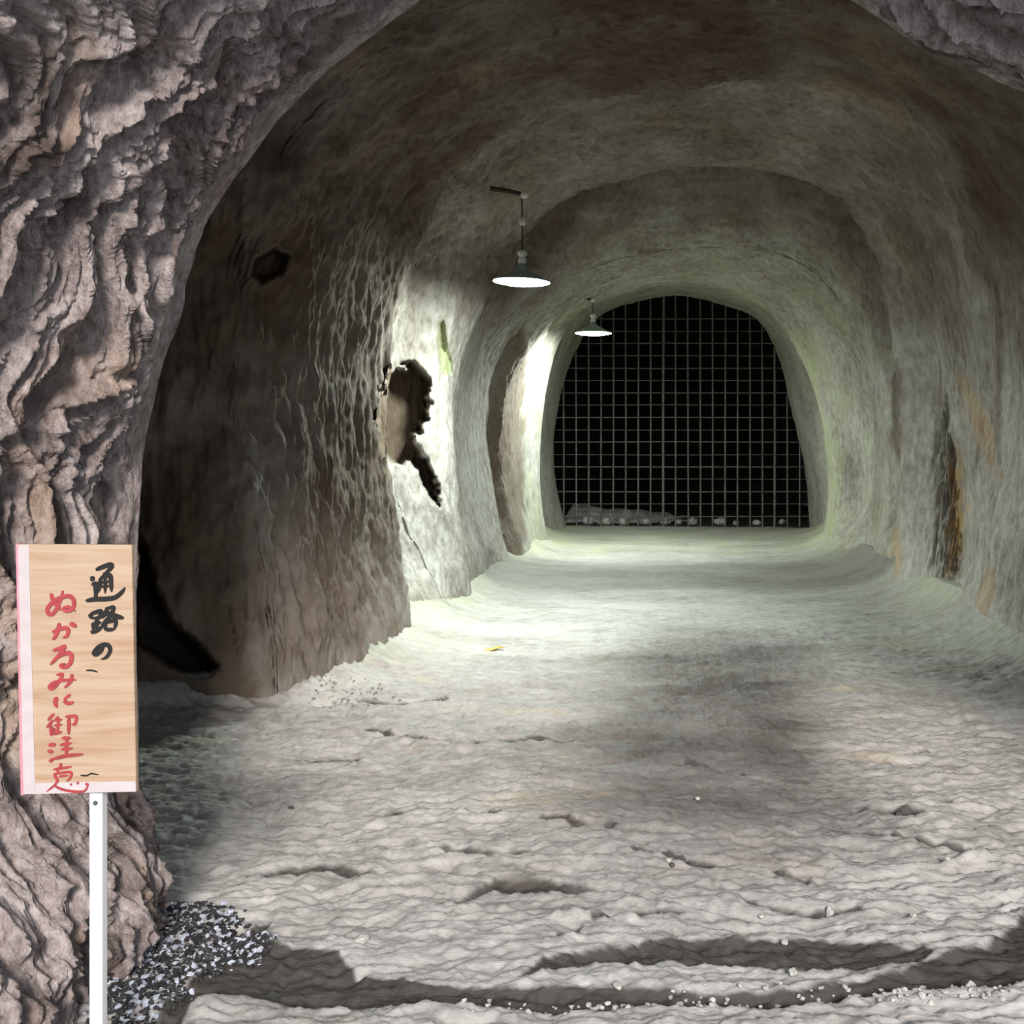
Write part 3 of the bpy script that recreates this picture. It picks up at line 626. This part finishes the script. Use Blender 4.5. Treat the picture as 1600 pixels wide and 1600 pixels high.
def brush(strokes, mat, ox, oy, s_, base_w, name, label):
    mb = MB()
    for st_ in strokes:
        wmul = 1.0
        if isinstance(st_[0], (int, float)): wmul, st_ = st_[0], st_[1:]
        p = np.array(st_, float)
        if len(p) > 2:
            q = np.vstack([2*p[0]-p[1], p, 2*p[-1]-p[-2]]); out = []
            for i in range(1, len(q)-2):
                for t in np.linspace(0, 1, 6, endpoint=False):
                    out.append(0.5*((2*q[i])+(-q[i-1]+q[i+1])*t+(2*q[i-1]-5*q[i]+4*q[i+1]-q[i+2])*t*t+(-q[i-1]+3*q[i]-3*q[i+1]+q[i+2])*t**3))
            out.append(p[-1]); p = np.array(out)
        else: p = np.array([p[0]+(p[1]-p[0])*t for t in np.linspace(0, 1, 6)])
        p = np.stack([ox+p[:, 0]/s_, oy+p[:, 1]/s_], 1)
        tn = np.gradient(p, axis=0); tn /= np.linalg.norm(tn, axis=1)[:, None]+1e-9
        nn = np.stack([-tn[:, 1], tn[:, 0]], 1); m_ = len(p)
        u_ = np.linspace(0, 1, m_); wd = base_w*wmul*(0.75+.35*np.sin(u_*math.pi*.9+.5))*np.clip(np.minimum(u_*6+.55, (1-u_)*5+.35), 0, 1)
        a, b = p+nn*wd[:, None]/2, p-nn*wd[:, None]/2
        v = []
        for y_ in (-.0084-.00006*(len(mb.v) % 977)/40, -.0058):
            v += [spx(*k, y_-(.00002*i_ if y_ < -.007 else 0)) for i_, k in enumerate(a)]+[spx(*k, y_-(.00002*i_ if y_ < -.007 else 0)) for i_, k in enumerate(b)]
        f = []
        for i in range(m_-1):
            f += [(i, i+1, m_+i+1, m_+i), (2*m_+i, 3*m_+i, 3*m_+i+1, 2*m_+i+1), (i, 2*m_+i, 2*m_+i+1, i+1), (m_+i, m_+i+1, 3*m_+i+1, 3*m_+i)]
        f += [(0, m_, 3*m_, 2*m_), (m_-1, 3*m_-1, 4*m_-1, 2*m_-1)]
        mb.add(v, f)
    o = mb.build(name, mat, sg_); o['label'] = label
B1 = [
 [(740,238),(830,200),(915,172),(940,195),(905,240),(850,285)], [.8,(830,282),(890,300)],
 [.85,(800,335),(792,420),(772,520)], [(800,338),(910,305),(930,400),(938,512)], [.55,(805,392),(915,382)], [.55,(800,448),(915,438)], [.7,(858,320),(858,530)],
 [1.1,(672,348),(728,345)], [.85,(690,425),(740,405),(738,470),(742,560),(715,595)], [1.0,(618,622),(740,602),(860,600),(980,580),(1060,520),(1105,458)],
 [.9,(665,785),(695,845)], [.9,(675,785),(800,752),(785,825),(700,842)], [.8,(752,840),(752,970)], [.7,(755,900),(805,890)], [.8,(712,890),(712,985)], [.9,(680,1015),(760,990),(825,935)],
 [.8,(890,700),(860,780),(815,840)], [.8,(895,712),(962,706),(935,790),(870,865),(812,925)], [1.1,(865,770),(960,805),(1090,838)], [.9,(850,892),(862,995)], [.9,(850,895),(985,872),(972,985)], [.8,(862,985),(972,980)],
 [.9,(845,1190),(800,1255),(745,1292),(720,1270),(765,1208),(835,1168),(895,1180),(922,1230),(902,1290),(862,1332),(810,1348)]]
brush(B1, M_INK, 60, 860, 8, 6.6, 'black_lettering', 'black brush characters in the right column')
brush([[(620,1490),(700,1492),(760,1512)]], M_INK, 60, 860, 8, 2.0, 'small_mark', 'thin dark dash in the middle of the board')
brush([[(500,1308),(570,1310),(620,1288),(705,1302)]], M_INK, 60, 1030, 7.275, 1.8, 'small_mark', 'thin dark dash near the lower edge')
R1 = [[(180,530),(210,620),(265,690),(300,740)], [(330,500),(305,600),(255,720),(200,788),(150,780),(142,718),(205,640),(300,585),(400,562),(460,605),(470,680),(430,738),(370,748),(342,722),(392,697),(440,720),(488,748)],
 [(200,1012),(300,972),(370,962),(400,1000),(380,1060),(330,1080)], [(288,900),(272,980),(242,1060),(205,1106)], [1.1,(420,900),(502,945)],
 [(208,1242),(300,1212),(352,1196),(300,1280),(230,1360),(175,1418)], [(232,1350),(320,1292),(400,1272),(440,1312),(430,1390),(382,1440),(322,1445),(312,1418),(362,1405)]]
brush(R1, M_RED, 60, 860, 8, 5.6, 'red_lettering', 'upper red brush characters in the left column')
R2 = [[(230,168),(292,165),(270,222),(220,290),(172,325),(150,302),(192,260),(272,236),(360,226),(450,226)], [(405,162),(390,240),(320,315)],
 [1.2,(230,420),(215,480),(235,540)], [.8,(385,392),(310,448)], [(312,462),(360,492),(425,480)],
 [.8,(200,610),(130,685)], [.8,(190,680),(118,768)], [.9,(165,740),(170,862)], [.6,(245,640),(205,690)], [.6,(208,688),(292,675)], [.7,(250,650),(248,745)], [.6,(200,742),(292,732)], [.7,(246,745),(240,825)], [.6,(203,770),(203,835)], [.7,(188,842),(292,812)], [.8,(330,642),(448,640),(440,722),(400,725)], [.9,(370,648),(368,842)],
 [1.0,(140,962),(222,960)], [.9,(130,1030),(192,1042)], [.9,(150,1152),(200,1112)], [.8,(290,882),(390,884)], [.7,(268,962),(402,942)], [.7,(280,1012),(412,1000)], [.9,(345,890),(340,1082)], [.9,(200,1118),(340,1086),(530,1068)],
 [.7,(282,1170),(268,1222)], [.7,(190,1242),(402,1210)], [.7,(235,1250),(250,1280)], [.7,(195,1292),(385,1272),(378,1345),(340,1372)], [.55,(255,1320),(360,1308)], [.7,(200,1295),(235,1385),(118,1492)], [.7,(205,1425),(300,1468),(450,1492),(550,1482),(598,1400)], [.6,(388,1400),(400,1420)], [.6,(465,1380),(478,1410)], [.7,(560,1395),(590,1425)]]
brush(R2, M_RED, 60, 1030, 7.275, 5.2, 'red_lettering', 'lower red brush characters in the left column')
